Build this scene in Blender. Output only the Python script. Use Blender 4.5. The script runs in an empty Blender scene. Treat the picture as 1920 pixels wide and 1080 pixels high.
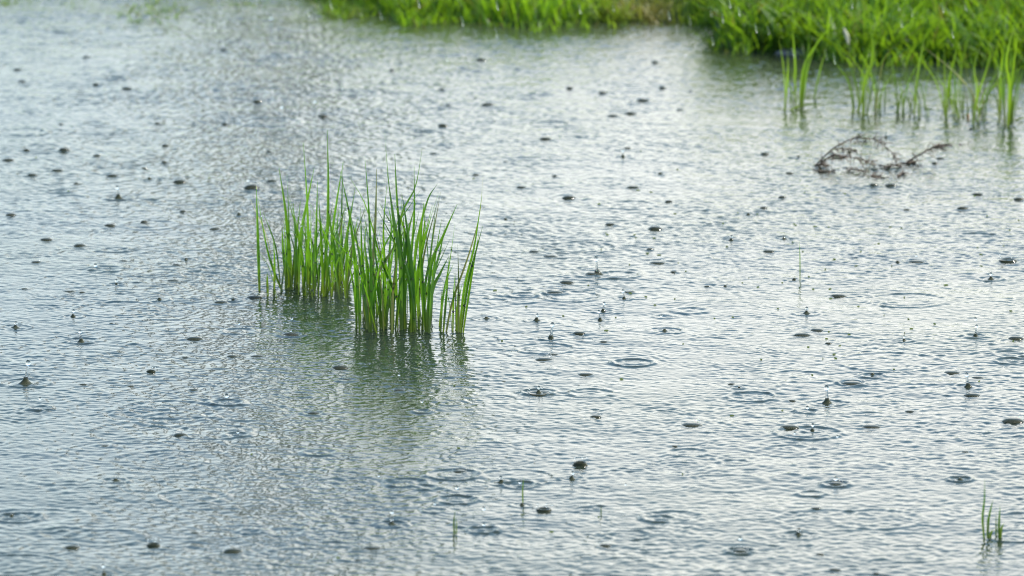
import bpy, math, random
import numpy as np
from mathutils import Vector

# ------------------------------------------------------------------ camera, sky, sun, exposure
S = bpy.context.scene
COL = S.collection
CAM_H, PITCH, HALF = 1.62, math.radians(10.0), math.radians(4.5)
cd = bpy.data.cameras.new('camera')
cam = bpy.data.objects.new('camera', cd); COL.objects.link(cam)
cam.location = (0, 0, CAM_H)
cam.rotation_euler = (math.pi / 2 - PITCH, 0, 0)
cd.sensor_width = 36
cd.lens = 18 / math.tan(HALF)
cd.clip_start, cd.clip_end = 0.05, 1200
cd.dof.use_dof = True
cd.dof.focus_distance = 8.75
cd.dof.aperture_fstop = 10
S.camera = cam

SUN_EL, SUN_AZ = math.radians(48), math.radians(62)     # azimuth measured from the viewing direction (+Y) to the right
w = bpy.data.worlds.new('World'); S.world = w; w.use_nodes = True
nt = w.node_tree; nt.nodes.clear()
def N(nt, t, **kw):
    n = nt.nodes.new(t)
    for k, v in kw.items(): setattr(n, k, v)
    return n
def M_(nt, op, a, b=None, c=None, clamp=False):
    n = nt.nodes.new('ShaderNodeMath'); n.operation = op; n.use_clamp = clamp
    for i, v in enumerate((a, b, c)):
        if v is None: continue
        if isinstance(v, (int, float)): n.inputs[i].default_value = v
        else: nt.links.new(v, n.inputs[i])
    return n.outputs[0]
def RNG(nt, v, a, b, c=0.0, d=1.0, smooth=True):
    n = nt.nodes.new('ShaderNodeMapRange')
    n.interpolation_type = 'SMOOTHSTEP' if smooth else 'LINEAR'
    nt.links.new(v, n.inputs[0])
    for i, x in enumerate((a, b, c, d)): n.inputs[i + 1].default_value = x
    return n.outputs[0]
def MIX(nt, f, a, b, blend='MIX'):
    n = nt.nodes.new('ShaderNodeMix'); n.data_type = 'RGBA'; n.blend_type = blend
    for s, v in ((0, f), (6, a), (7, b)):
        if isinstance(v, (int, float)): n.inputs[s].default_value = v
        elif isinstance(v, tuple): n.inputs[s].default_value = (*v, 1) if len(v) == 3 else v
        else: nt.links.new(v, n.inputs[s])
    return n.outputs[2]
out = N(nt, 'ShaderNodeOutputWorld'); bg = N(nt, 'ShaderNodeBackground')
sky = N(nt, 'ShaderNodeTexSky', sky_type='NISHITA', sun_disc=False)
sky.sun_elevation = SUN_EL; sky.sun_rotation = SUN_AZ
tc = N(nt, 'ShaderNodeTexCoord'); sp = N(nt, 'ShaderNodeSeparateXYZ')
nt.links.new(tc.outputs['Generated'], sp.inputs[0])
nz = N(nt, 'ShaderNodeTexNoise'); nz.inputs['Scale'].default_value = 3.0; nz.inputs['Detail'].default_value = 5
mp = N(nt, 'ShaderNodeMapping'); mp.inputs['Scale'].default_value = (1, 1, 2.2); mp.inputs['Location'].default_value = (0.3, 0.1, 0.2)
nt.links.new(tc.outputs['Generated'], mp.inputs[0]); nt.links.new(mp.outputs[0], nz.inputs['Vector'])
# cloud cover: a bright broken layer, thick low over the horizon, opening to blue higher up and to the left
az = M_(nt, 'DIVIDE', sp.outputs[0], M_(nt, 'MAXIMUM', M_(nt, 'ABSOLUTE', sp.outputs[1]), 0.02))
right = RNG(nt, az, -0.11, 0.05)
low = RNG(nt, sp.outputs[2], 0.92, 0.18)
noise = RNG(nt, nz.outputs['Fac'], 0.38, 0.62)
cover = M_(nt, 'ADD', M_(nt, 'MULTIPLY', low, 0.92), M_(nt, 'MULTIPLY', noise, 0.22), clamp=True)
cloud = MIX(nt, right, (7.1, 8.5, 9.1), (12.0, 12.2, 11.7))
cloud = MIX(nt, RNG(nt, sp.outputs[2], 0.13, 0.48), cloud, MIX(nt, 1.0, cloud, (0.24, 0.45, 0.70), 'MULTIPLY'))     # thinner, bluer cloud overhead
base = MIX(nt, cover, sky.outputs[0], cloud)
nt.links.new(base, bg.inputs['Color']); bg.inputs['Strength'].default_value = 0.11
nt.links.new(bg.outputs[0], out.inputs['Surface'])

sd = bpy.data.lights.new('sun', 'SUN'); sd.energy = 3.2; sd.angle = math.radians(0.53); sd.color = (1, 0.94, 0.84)
sun = bpy.data.objects.new('sun', sd); COL.objects.link(sun)
sdir = Vector((math.sin(SUN_AZ) * math.cos(SUN_EL), math.cos(SUN_AZ) * math.cos(SUN_EL), math.sin(SUN_EL)))
sun.rotation_euler = sdir.to_track_quat('Z', 'Y').to_euler()
sun.location = sdir * 30

S.view_settings.view_transform = 'Standard'; S.view_settings.look = 'None'
S.view_settings.exposure = 0.9; S.view_settings.gamma = 1
S.view_settings.use_curve_mapping = False
S.render.engine = 'CYCLES'
S.cycles.filter_width = 1.05; S.cycles.max_bounces = 8; S.cycles.transparent_max_bounces = 12; S.cycles.transmission_bounces = 6
S.cycles.caustics_reflective = False; S.cycles.caustics_refractive = False
S.cycles.sample_clamp_indirect = 6

random.seed(11); RS = np.random.RandomState(11)
T = math.tan(HALF)
CP, SP_ = math.cos(PITCH), math.sin(PITCH)

# ------------------------------------------------------------------ where a point of the pond stands
def ray(px, py):
    u, v = (px - 960) / 960 * T, (540 - py) / 960 * T
    return np.array((u, CP + v * SP_, -SP_ + v * CP))
def at(px, py, z=0.0):                       # point of the horizontal plane z
    d = ray(px, py); t = (z - CAM_H) / d[2]
    return np.array((d[0] * t, d[1] * t, z))
def up(px, py, Y):                           # point of the upright plane y = Y
    d = ray(px, py); t = Y / d[1]
    return np.array((d[0] * t, Y, CAM_H + d[2] * t))
def pxm(py):                                 # metres across one pixel of the photograph at this row of water
    p = at(960, py); q = at(961, py); return float(q[0] - p[0])

# ------------------------------------------------------------------ helpers
def tag(o, label=None, cat=None, group=None, kind=None):
    if label: o['label'] = label
    if cat: o['category'] = cat
    if group: o['group'] = group
    if kind: o['kind'] = kind
    return o
def mesh_np(name, verts, faces, mat, smooth=True):
    me = bpy.data.meshes.new(name)
    verts = np.asarray(verts, dtype=np.float32); faces = np.asarray(faces, dtype=np.int32)
    n, k = faces.shape
    me.vertices.add(len(verts)); me.vertices.foreach_set('co', verts.ravel())
    me.loops.add(n * k); me.loops.foreach_set('vertex_index', faces.ravel())
    me.polygons.add(n)
    me.polygons.foreach_set('loop_start', np.arange(0, n * k, k, dtype=np.int32))
    if smooth: me.polygons.foreach_set('use_smooth', np.ones(n, dtype=bool))
    me.update(calc_edges=True); me.validate()
    if mat: me.materials.append(mat)
    return me
def link(name, me, parent=None, loc=None):
    o = bpy.data.objects.new(name, me); COL.objects.link(o)
    if parent: o.parent = parent
    if loc is not None: o.location = tuple(float(v) for v in loc)
    return o
def lathe(profile, seg=20, wob=0.0, seed=0):
    rs = np.random.RandomState(seed); ph = rs.rand(3) * 6.28
    V, F = [], []
    for i, (r, z) in enumerate(profile):
        for j in range(seg):
            a = 2 * math.pi * j / seg
            rr = r * (1 + wob * (math.sin(2 * a + ph[0]) * .6 + math.sin(3 * a + ph[1]) * .4))
            V.append((rr * math.cos(a), rr * math.sin(a), z))
    for i in range(len(profile) - 1):
        for j in range(seg):
            k = (j + 1) % seg
            F.append((i * seg + j, i * seg + k, (i + 1) * seg + k, (i + 1) * seg + j))
    return V, F
def catmull(P, n):
    P = [np.array(p, float) for p in P]
    if len(P) == 2: P = [P[0], (P[0] + P[1]) / 2, P[1]]
    Q = [2 * P[0] - P[1]] + P + [2 * P[-1] - P[-2]]
    res = []
    m = len(P) - 1
    for i in range(n):
        s = i / (n - 1) * m; k = min(int(s), m - 1); t = s - k
        a, b, c, d = Q[k:k + 4]
        res.append(0.5 * (2 * b + (c - a) * t + (2 * a - 5 * b + 4 * c - d) * t * t + (3 * b - a - 3 * c + d) * t ** 3))
    return np.array(res)

# ------------------------------------------------------------------ materials
def mat(name):
    m = bpy.data.materials.new(name); m.use_nodes = True
    t = m.node_tree; return m, t, t.nodes['Principled BSDF'], t.nodes['Material Output']

def water_mat():
    m, t, b, o = mat('pond_water')
    tc = N(t, 'ShaderNodeTexCoord')
    n1 = N(t, 'ShaderNodeTexNoise'); n1.inputs['Scale'].default_value = 1.3; n1.inputs['Detail'].default_value = 4
    t.links.new(tc.outputs['Object'], n1.inputs['Vector'])
    f = RNG(t, n1.outputs['Fac'], .35, .65)
    c = MIX(t, f, (0.018, 0.028, 0.024), (0.030, 0.038, 0.022))
    t.links.new(c, b.inputs['Base Color'])
    b.inputs['Roughness'].default_value = 0.03
    b.inputs['IOR'].default_value = 1.333
    # the smallest capillary ripples, finer than the modelled surface
    n2 = N(t, 'ShaderNodeTexNoise'); n2.inputs['Scale'].default_value = 120; n2.inputs['Detail'].default_value = 2
    t.links.new(tc.outputs['Object'], n2.inputs['Vector'])
    n3 = N(t, 'ShaderNodeTexNoise'); n3.inputs['Scale'].default_value = 28; n3.inputs['Detail'].default_value = 3
    t.links.new(tc.outputs['Object'], n3.inputs['Vector'])
    at_ = N(t, 'ShaderNodeAttribute', attribute_name='outer')
    b1 = N(t, 'ShaderNodeBump'); b1.inputs['Strength'].default_value = 0.22; b1.inputs['Distance'].default_value = 0.0022
    b2 = N(t, 'ShaderNodeBump'); b2.inputs['Distance'].default_value = 0.012
    t.links.new(n2.outputs['Fac'], b1.inputs['Height']); t.links.new(n3.outputs['Fac'], b2.inputs['Height'])
    t.links.new(at_.outputs['Fac'], b2.inputs['Strength'])
    t.links.new(b1.outputs[0], b2.inputs['Normal']); t.links.new(b2.outputs[0], b.inputs['Normal'])
    return m
def turbid_mat(name, col, rough, spec):
    m, t, b, o = mat(name)
    b.inputs['Base Color'].default_value = (*col, 1); b.inputs['Specular IOR Level'].default_value = spec
    b.inputs['Roughness'].default_value = rough; b.inputs['IOR'].default_value = 1.333
    return m
def clear_mat():
    m, t, b, o = mat('clear_water')
    b.inputs['Base Color'].default_value = (0.97, 0.99, 1, 1)
    b.inputs['Roughness'].default_value = 0.0; b.inputs['IOR'].default_value = 1.333
    b.inputs['Transmission Weight'].default_value = 1.0
    return m
def film_mat():
    m, t, b, o = mat('bubble_film')
    tr = N(t, 'ShaderNodeBsdfTransparent'); gl = N(t, 'ShaderNodeBsdfGlossy'); gl.inputs['Roughness'].default_value = 0.02
    lw = N(t, 'ShaderNodeLayerWeight'); lw.inputs['Blend'].default_value = 0.28
    f = M_(t, 'MULTIPLY', M_(t, 'POWER', lw.outputs['Facing'], 3.2), 0.95)
    f = M_(t, 'ADD', f, 0.015, clamp=True)
    mx = N(t, 'ShaderNodeMixShader')
    t.links.new(f, mx.inputs[0]); t.links.new(tr.outputs[0], mx.inputs[1]); t.links.new(gl.outputs[0], mx.inputs[2])
    t.links.new(mx.outputs[0], o.inputs['Surface'])
    return m
def leaf_mat(name, dark, light, trans, by='object', rough=0.32, tw=0.45, dead=None):
    m, t, b, o = mat(name)
    if by == 'object':
        r = N(t, 'ShaderNodeObjectInfo').outputs['Random']
    else:
        r = N(t, 'ShaderNodeAttribute', attribute_name='tone').outputs['Fac']
    tc = N(t, 'ShaderNodeTexCoord')
    n = N(t, 'ShaderNodeTexNoise'); n.inputs['Scale'].default_value = 35; n.inputs['Detail'].default_value = 2
    t.links.new(tc.outputs['Object'], n.inputs['Vector'])
    rr = M_(t, 'ADD', M_(t, 'MULTIPLY', r, 0.8), M_(t, 'MULTIPLY', M_(t, 'SUBTRACT', n.outputs['Fac'], .5), 0.8), clamp=True)
    c = MIX(t, rr, dark, light)
    tcol = MIX(t, rr, tuple(x * .55 for x in trans), trans)
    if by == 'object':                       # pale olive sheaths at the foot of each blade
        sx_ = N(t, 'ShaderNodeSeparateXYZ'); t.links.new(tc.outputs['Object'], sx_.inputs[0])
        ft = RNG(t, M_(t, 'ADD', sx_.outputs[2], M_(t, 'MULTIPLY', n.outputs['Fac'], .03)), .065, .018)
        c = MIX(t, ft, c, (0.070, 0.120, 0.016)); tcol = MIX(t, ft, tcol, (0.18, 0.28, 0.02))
    if dead:
        d = N(t, 'ShaderNodeAttribute', attribute_name='dry').outputs['Fac']
        c = MIX(t, d, c, dead); tcol = MIX(t, d, tcol, tuple(x * .8 for x in dead))
    t.links.new(c, b.inputs['Base Color']); b.inputs['Roughness'].default_value = rough
    b.inputs['Specular IOR Level'].default_value = 0.5
    ts = N(t, 'ShaderNodeBsdfTranslucent'); t.links.new(tcol, ts.inputs['Color'])
    mx = N(t, 'ShaderNodeMixShader'); mx.inputs[0].default_value = tw
    t.links.new(b.outputs[0], mx.inputs[1]); t.links.new(ts.outputs[0], mx.inputs[2])
    t.links.new(mx.outputs[0], o.inputs['Surface'])
    return m
def plain(name, a, b_, rough=0.8, scale=30, bump=0.0):
    m, t, b, o = mat(name)
    tc = N(t, 'ShaderNodeTexCoord'); n = N(t, 'ShaderNodeTexNoise'); n.inputs['Scale'].default_value = scale; n.inputs['Detail'].default_value = 6
    t.links.new(tc.outputs['Object'], n.inputs['Vector'])
    t.links.new(MIX(t, RNG(t, n.outputs['Fac'], .35, .65), a, b_), b.inputs['Base Color'])
    b.inputs['Roughness'].default_value = rough
    if bump:
        bp = N(t, 'ShaderNodeBump'); bp.inputs['Strength'].default_value = bump; bp.inputs['Distance'].default_value = 0.01
        t.links.new(n.outputs['Fac'], bp.inputs['Height']); t.links.new(bp.outputs[0], b.inputs['Normal'])
    return m
WATER, TURBID, CLEAR, FILM = water_mat(), turbid_mat('turbid_water', (0.030, 0.032, 0.016), .10, .28), clear_mat(), film_mat()
FOOT = turbid_mat('splash_foot_water', (0.042, 0.045, 0.022), .04, .5)
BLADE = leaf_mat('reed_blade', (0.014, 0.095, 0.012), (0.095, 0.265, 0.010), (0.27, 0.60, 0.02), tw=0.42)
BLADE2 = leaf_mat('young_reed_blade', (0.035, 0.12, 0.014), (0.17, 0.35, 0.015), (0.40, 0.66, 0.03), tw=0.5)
DEADBLADE = plain('yellowed_blade', (0.16, 0.20, 0.04), (0.30, 0.30, 0.07), 0.6)
GRASS = leaf_mat('bank_grass', (0.012, 0.065, 0.008), (0.150, 0.320, 0.012), (0.38, 0.66, 0.02), by='attr', rough=.5, tw=0.45, dead=(0.30, 0.24, 0.06))
CROWN = leaf_mat('tree_leaves', (0.040, 0.060, 0.016), (0.085, 0.105, 0.028), (0.10, 0.16, 0.03), by='attr', rough=.6, tw=0.3)
BARK = plain('bark', (0.06, 0.045, 0.03), (0.13, 0.10, 0.07), 0.9, 12, .5)
TWIG = plain('dead_twig', (0.050, 0.038, 0.026), (0.150, 0.105, 0.068), 0.75, 90)
STONE = plain('wet_stone', (0.06, 0.068, 0.085), (0.10, 0.11, 0.13), 0.45, 25, .4)
SOIL = plain('wet_soil', (0.035, 0.050, 0.016), (0.050, 0.090, 0.020), 0.9, 6, .5)
SEED = plain('pale_seed_head', (0.45, 0.42, 0.30), (0.65, 0.62, 0.45), 0.8, 80)

# ------------------------------------------------------------------ what the rain does to the pond (rows of the survey: column, row, width across)
BUB = """46,542,14 130,546,24 154,548,14 414,567,27 477,559,34 209,607,9 365,636,34 435,668,24 482,668,28 348,670,16 156,721,16
245,723,16 362,730,20 637,690,32 338,816,28 437,1033,38 135,1027,30 365,1000,18 162,108,18 33,131,18 41,153,16 180,159,14 238,167,22
420,94,16 482,190,20 605,217,22 115,233,10 295,232,14 421,232,13 49,283,14 120,282,22 15,300,26 182,293,17 310,274,14 308,305,12
107,320,26 211,330,26 60,329,22 143,345,12 270,315,12 337,342,26 20,404,22 206,423,24 343,397,15 403,430,22 270,417,14 509,340,24
472,353,34 87,450,28 149,461,26 68,492,22 231,489,17 324,526,24 331,497,18 504,285,12 1023,261,24 1176,278,14 1434,289,20 1480,325,16
977,352,22 1187,352,28 1067,371,28 1467,371,16 1254,378,17 1432,391,16 1144,421,20 1228,429,30 1001,473,22 1031,481,28 1441,471,24
1219,468,15 1110,515,30 1233,493,32 1263,510,14 1062,530,30 1180,547,24 1040,549,36 1326,538,13 1086,626,24 1132,641,18 1020,674,36
1037,665,22 1098,702,32 1117,782,20 862,884,30 1135,1023,26 698,1028,36 672,1050,18 1572,554,32 1504,628,34 1532,619,28 1905,635,30
1553,644,13 1785,698,32 1833,709,24 1823,742,32 1372,721,14 1706,772,20 1900,790,42 1297,797,38 1480,802,34 1633,800,36 1530,955,20
1537,1040,16 1565,1069,26 1643,1075,14 1150,218,24 1182,213,26 1205,190,28 828,169,14 915,197,26 902,113,20 840,198,14 830,236,20
1130,174,18 1228,117,14 1242,166,14 1275,206,16 1295,171,10 1638,349,18 1671,349,26 1833,364,26 1805,392,24 1910,374,22 1700,394,16
1718,491,32 1753,307,14 813,288,18 892,328,16 1597,719,44 1068,166,14 588,775,24 735,132,12 1810,848,16 1265,836,14 545,626,32
1567,907,30 1485,752,14 197,836,18 1763,298,16 1640,318,18 1388,1031,34 748,731,22 1178,548,18 650,711,18 1040,330,12 948,303,12"""
# peaks: column, row, height of the whole splash, width of its foot
PEAK = """29,614,12,26 137,594,14,14 152,640,24,22 299,562,9,14 48,719,44,34 217,901,9,20 195,1076,20,14 222,372,24,24 349,487,9,12
448,402,9,12 1168,294,15,14 1238,326,8,18 948,410,5,10 1403,403,8,12 1371,450,10,14 1470,448,9,14 1120,514,32,22 1489,525,9,12
1170,560,18,12 1131,583,18,14 1125,600,20,16 912,598,10,22 1006,602,13,18 1033,634,30,16 1010,737,14,22 1072,898,15,18 940,905,12,20
735,983,13,28 979,947,10,16 1246,621,9,16 1512,588,12,20 1829,630,22,14 1695,638,7,12 1815,727,28,22 1551,755,34,28 1523,808,14,12
1636,702,8,16 1858,523,13,20 1683,493,7,12 1497,1002,12,24 1800,899,9,18 280,336,7,10 1661,258,9,14 1820,243,8,16 22,967,9,16
218,533,10,8 1386,727,8,6 1497,295,6,10 1360,537,6,10 592,30,9,14 437,563,6,12"""
CROWNS = "288,1022,24,12 1088,872,24,14 283,697,16,8 1020,957,28,10 1890,489,34,10 1010,739,40,7"
# lone droplets: column, row of the water below, row of the droplet, width
DROP = """75,765,747,7 425,756,742,9 430,735,715,5 245,716,703,4 545,626,620,5 448,622,606,6 547,622,597,6 791,770,753,6 748,731,703,5
815,957,944,6 857,937,914,8 907,992,983,7 735,983,960,8 907,1010,953,8 975,908,904,7 1567,907,897,9 1388,1032,1009,9 1514,770,764,7
1829,630,598,7 179,508,497,8 446,815,810,6 465,340,338,6 1570,825,818,5 710,915,892,5 1240,604,592,4 528,215,200,7 508,40,32,9 1718,490,479,5
1695,640,631,4 1490,820,812,4 1173,940,908,4 590,205,190,6"""
# spreading rings: column, row, width, strength
RING = """75,765,42,1.0 425,755,62,1.2 446,815,48,1.0 448,621,64,.8 545,627,50,.8 470,997,42,1.1 600,848,62,.8 35,970,90,1.0 588,775,42,.8
216,468,52,.7 179,509,36,.8 152,638,64,.7 48,718,90,.7 1188,680,78,1.3 1110,737,84,.7 1010,735,66,1.0 850,890,104,1.2 762,905,80,.9
857,937,78,1.3 795,914,52,1.0 907,993,58,1.4 815,957,44,.8 735,982,50,.9 975,909,66,1.2 1236,973,66,.9 1178,1003,84,.9 980,554,56,.9
1160,516,84,.8 1380,480,110,.6 1200,555,70,.4 1033,628,100,.4 1245,593,40,.8 1248,620,66,.7 1040,549,46,.9 830,640,60,.4 1890,664,62,1.0
1898,677,64,1.2 1597,718,54,1.2 1410,744,92,1.0 1636,704,46,1.1 1515,812,126,1.1 1514,771,44,.8 1290,848,80,.8 1567,908,52,1.3
1522,925,52,1.0 1388,1032,52,1.4 1800,899,46,.9 1829,630,50,1.0 1700,563,150,.6 1858,522,50,.6 1040,470,50,.6 1130,340,90,.4
748,731,34,.8 791,772,34,1.1 650,712,36,.8 362,672,60,.4 1497,1003,80,.7 1550,975,190,.5 1900,1005,110,.8 1480,845,110,.5 1551,757,90,.5
1480,895,60,.5 120,1000,100,.5 197,836,30,.5 1717,491,46,.8 130,370,60,.5 470,355,60,.5 282,376,40,.6 25,442,50,.5 222,372,44,.8
1815,730,80,.5 1070,370,70,.5 1344,412,70,.5 1620,875,120,.4 1120,955,70,.4 600,800,120,.3 380,790,90,.4 1750,800,90,.3 280,770,80,.4
1130,175,50,.4 1200,192,44,.5 560,740,60,.5 1240,770,80,.4 1700,1010,120,.4 900,820,100,.3 1330,640,90,.3 1060,820,90,.3"""
def rows(s): return [tuple(float(v) for v in r.split(',')) for r in s.split()]
BUB, PEAK, CROWNS, DROP, RING = map(rows, (BUB, PEAK, CROWNS, DROP, RING))

# ------------------------------------------------------------------ pond surface: one sheet, finest where the rain is seen close
X0, X1, Y0, Y1 = -1.55, 1.55, 6.7, 12.7
NX, NY = 1480, 2150
xs = np.linspace(X0, X1, NX); ys = np.linspace(Y0, Y1, NY)
def grow(start, step, end, f=1.25):
    o, v, s = [], start, step
    while abs(v) < abs(end) and len(o) < 80:
        s *= f; v += s; o.append(v)
    return o
dx, dy = xs[1] - xs[0], ys[1] - ys[0]
rng = np.random.RandomState(5)
def field(nx, ny, Lx, Ly):
    kx = np.fft.fftfreq(nx, Lx / nx) * 2 * np.pi; ky = np.fft.fftfreq(ny, Ly / ny) * 2 * np.pi
    KX, KY = np.meshgrid(kx, ky); K = np.hypot(KX, KY) + 1e-6
    lam = 2 * np.pi / K
    noise = rng.randn(ny, nx) + 1j * rng.randn(ny, nx)
    H = np.zeros((ny, nx))
    for c, wd, sl in ((0.0135, .26, .048), (0.024, .33, .040), (0.070, .35, .017), (0.22, .40, .010)):
        A = np.exp(-(np.log(lam / c) / wd) ** 2) / K ** 1.5
        A *= 0.75 + 0.35 * np.abs(np.cos(np.arctan2(KY, KX) - 1.38)) ** 2      # a breath of wind from one side
        h = np.real(np.fft.ifft2(noise * A))
        g = np.gradient(h, Ly / ny, Lx / nx)
        s = math.sqrt(float(np.mean(g[0] ** 2 + g[1] ** 2)))
        H += h * (sl / s)
    return H
Z = field(NX, NY, X1 - X0, Y1 - Y0)
# calm and ruffled patches
def lowfreq(cx, cy, seed):
    r = np.random.RandomState(seed); g = r.rand(cy + 1, cx + 1)
    gx = np.linspace(0, cx, NX); gy = np.linspace(0, cy, NY)
    ix = np.minimum(gx.astype(int), cx - 1); iy = np.minimum(gy.astype(int), cy - 1)
    fx = gx - ix; fy = gy - iy; fx = fx * fx * (3 - 2 * fx); fy = fy * fy * (3 - 2 * fy)
    a = g[iy][:, ix] * (1 - fx) + g[iy][:, ix + 1] * fx
    b = g[iy + 1][:, ix] * (1 - fx) + g[iy + 1][:, ix + 1] * fx
    return a * (1 - fy[:, None]) + b * fy[:, None]
Z *= 0.42 + 1.12 * (0.5 * lowfreq(11, 16, 3) + 0.5 * lowfreq(30, 50, 4))
def stamp(cx, cy, ext, fn):
    i0, i1 = np.searchsorted(xs, (cx - ext, cx + ext)); j0, j1 = np.searchsorted(ys, (cy - ext, cy + ext))
    if i1 <= i0 or j1 <= j0: return
    R = np.hypot(xs[None, i0:i1] - cx, ys[j0:j1, None] - cy)
    Z[j0:j1, i0:i1] += fn(R)
for _ in range(1700):                                                       # rings of drops that fell a moment ago
    cx, cy = rng.uniform(X0, X1), rng.uniform(Y0, Y1)
    R0 = rng.uniform(.012, .085); lam = rng.uniform(.008, .015); A = rng.uniform(.10, .36) * 1e-3 * (0.03 / (R0 + .02)) ** .5
    sg = lam * rng.uniform(.9, 1.7)
    stamp(cx, cy, R0 + 3 * sg, lambda R: A * np.exp(-((R - R0) / sg) ** 2) * np.cos(2 * np.pi * (R - R0) / lam))
for _ in range(330):                                                       # fresher, clearer rings, two or three crests each
    cx, cy = rng.uniform(X0, X1), rng.uniform(Y0, Y1)
    R0 = rng.uniform(.016, .075); A = rng.uniform(.35, 1.0) * 1e-3 * (.03 / (R0 + .01)) ** .5; s = rng.uniform(.004, .006)
    stamp(cx, cy, R0 + .04, lambda R: A * (np.exp(-((R - R0) / s) ** 2) - .6 * np.exp(-((R - R0 + 2 * s) / s) ** 2) + .4 * np.exp(-((R - R0 + 4 * s) / s) ** 2)
          - .35 * np.exp(-((R - R0 - 2 * s) / s) ** 2)))
for (px, py, wd, st) in RING:
    p = at(px, py); R0 = wd / 2 * pxm(py); A = st * 1.15e-3; s = .0038
    def f(R):
        return (A * np.exp(-((R - R0) / s) ** 2) - .45 * A * np.exp(-((R - R0 + .010) / .006) ** 2)
                + .18 * A * np.exp(-((R - R0 + .021) / .007) ** 2) * np.cos((R - R0) * 700)
                - .25 * A * np.exp(-((R - R0 - .011) / .006) ** 2))
    stamp(p[0], p[1], R0 + .035, f)
for (px, py, h, fw) in PEAK:                                               # wavelets round each splash
    p = at(px, py); R0 = fw * .8 * pxm(py) + .006
    stamp(p[0], p[1], .06, lambda R: .5e-3 * np.exp(-((R - R0) / .008) ** 2) * np.cos((R - R0) * 520))
for (px, py, wd) in BUB:                                                   # the surface drawn up round each bubble
    p = at(px, py); R0 = wd / 2 * pxm(py) * 1.15
    stamp(p[0], p[1], R0 + .03, lambda R: .22e-3 * np.exp(-((R - R0) / .0045) ** 2) - .12e-3 * np.exp(-((R - R0 - .010) / .005) ** 2))
def zat(x, y):
    i = int(np.clip((x - X0) / dx, 0, NX - 1)); j = int(np.clip((y - Y0) / dy, 0, NY - 1))
    return float(Z[j, i])
lx = grow(X0, -dx, -70)[::-1]; rx = grow(X1, dx, 70); fy = grow(Y0, -dy, -40)[::-1]; by = grow(Y1, dy, 70)
AX = np.array(lx + list(xs) + rx); AY = np.array(fy + list(ys) + by)
ii = np.clip(np.arange(len(AX)) - len(lx), -10 ** 6, 10 ** 6); jj = np.arange(len(AY)) - len(fy)
fade = lambda k, n: np.exp(-np.maximum(np.maximum(-k, k - n + 1), 0) / 7.0)
FX, FY = fade(ii, NX), fade(jj, NY)
ZZ = Z[np.clip(jj, 0, NY - 1)][:, np.clip(ii, 0, NX - 1)] * FY[:, None] * FX[None, :]
GX, GY = np.meshgrid(AX, AY)
V = np.stack([GX, GY, ZZ], -1).reshape(-1, 3)
nxx, nyy = len(AX), len(AY)
a = (np.arange(nyy - 1)[:, None] * nxx + np.arange(nxx - 1)[None, :]).ravel()
F = np.stack([a, a + 1, a + nxx + 1, a + nxx], -1)
me = mesh_np('water', V, F, WATER)
at_ = me.attributes.new('outer', 'FLOAT', 'POINT')
at_.data.foreach_set('value', (1 - FY[:, None] * FX[None, :]).astype(np.float32).ravel())
tag(link('water', me), 'grey pond water pitted by heavy rain', kind='structure')

# ------------------------------------------------------------------ ground: pond bed, shore and bank to the horizon
shore = [(-400, -70), (0, -66), (200, -62), (350, -60), (520, -50), (600, -12), (650, 6), (720, 18), (760, 38), (860, 30), (1000, 50), (1100, 40),
         (1250, 42), (1345, 36), (1362, 88), (1450, 94), (1600, 112), (1760, 112), (1920, 120), (2300, 130)]
SH = np.array([at(px, py)[:2] for px, py in shore])
def shoreY(x): return np.interp(x, SH[:, 0], SH[:, 1])
gx = np.concatenate([-np.geomspace(500, 2.2, 40), np.linspace(-2.1, 2.1, 141), np.geomspace(2.2, 500, 40)])
gy = np.concatenate([np.linspace(-60, 10.8, 30), np.linspace(10.85, 14.5, 150), np.geomspace(14.6, 900, 60)])
GX, GY = np.meshgrid(gx, gy)
d = GY - shoreY(GX)
gz = np.where(d < 0, np.maximum(-.45, d * .5 - .004), .02 * (1 - np.exp(-d * 12)) + .05 * (1 - np.exp(-d * .6)) + 0 * d)
gz = gz + (RS.rand(*gz.shape) - .5) * .006 * (d > 0.05)
V = np.stack([GX, GY, gz], -1).reshape(-1, 3); nxx = len(gx)
a = (np.arange(len(gy) - 1)[:, None] * nxx + np.arange(nxx - 1)[None, :]).ravel()
tag(link('ground', mesh_np('ground', V, np.stack([a, a + 1, a + nxx + 1, a + nxx], -1), SOIL)), 'soil of the pond bed and the grassy bank', kind='structure')

# ------------------------------------------------------------------ grass of the bank: nobody could count it
def blades_np(base, H, W, AZ, LEAN, CURL, tone, dry, seg=5):
    n = len(base); t = np.linspace(0, 1, seg + 1)
    dirx, diry = np.cos(AZ), np.sin(AZ)
    hor = (LEAN[:, None] * t + CURL[:, None] * t ** 2.4) * H[:, None]
    ver = H[:, None] * (t - .30 * np.clip(CURL, 0, 2)[:, None] * t ** 3)
    cx = base[:, 0:1] + hor * dirx[:, None]; cy = base[:, 1:2] + hor * diry[:, None]; cz = base[:, 2:3] + ver
    tw = RS.uniform(0, 6.28, n)
    wx, wy = np.cos(tw), np.sin(tw)
    prof = (0.55 + 1.3 * t - 1.85 * t ** 2.2).clip(.04, 1) * .5
    wv = W[:, None] * prof
    L = np.stack([cx - wx[:, None] * wv, cy - wy[:, None] * wv, cz], -1)
    R = np.stack([cx + wx[:, None] * wv, cy + wy[:, None] * wv, cz], -1)
    V = np.stack([L, R], 2).reshape(n, -1, 3)
    k = 2 * (seg + 1)
    q = np.array([(2 * s, 2 * s + 1, 2 * s + 3, 2 * s + 2) for s in range(seg)])
    F = (q[None] + (np.arange(n) * k)[:, None, None]).reshape(-1, 4)
    return V.reshape(-1, 3), F, np.repeat(tone, k), np.repeat(dry, k)
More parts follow.
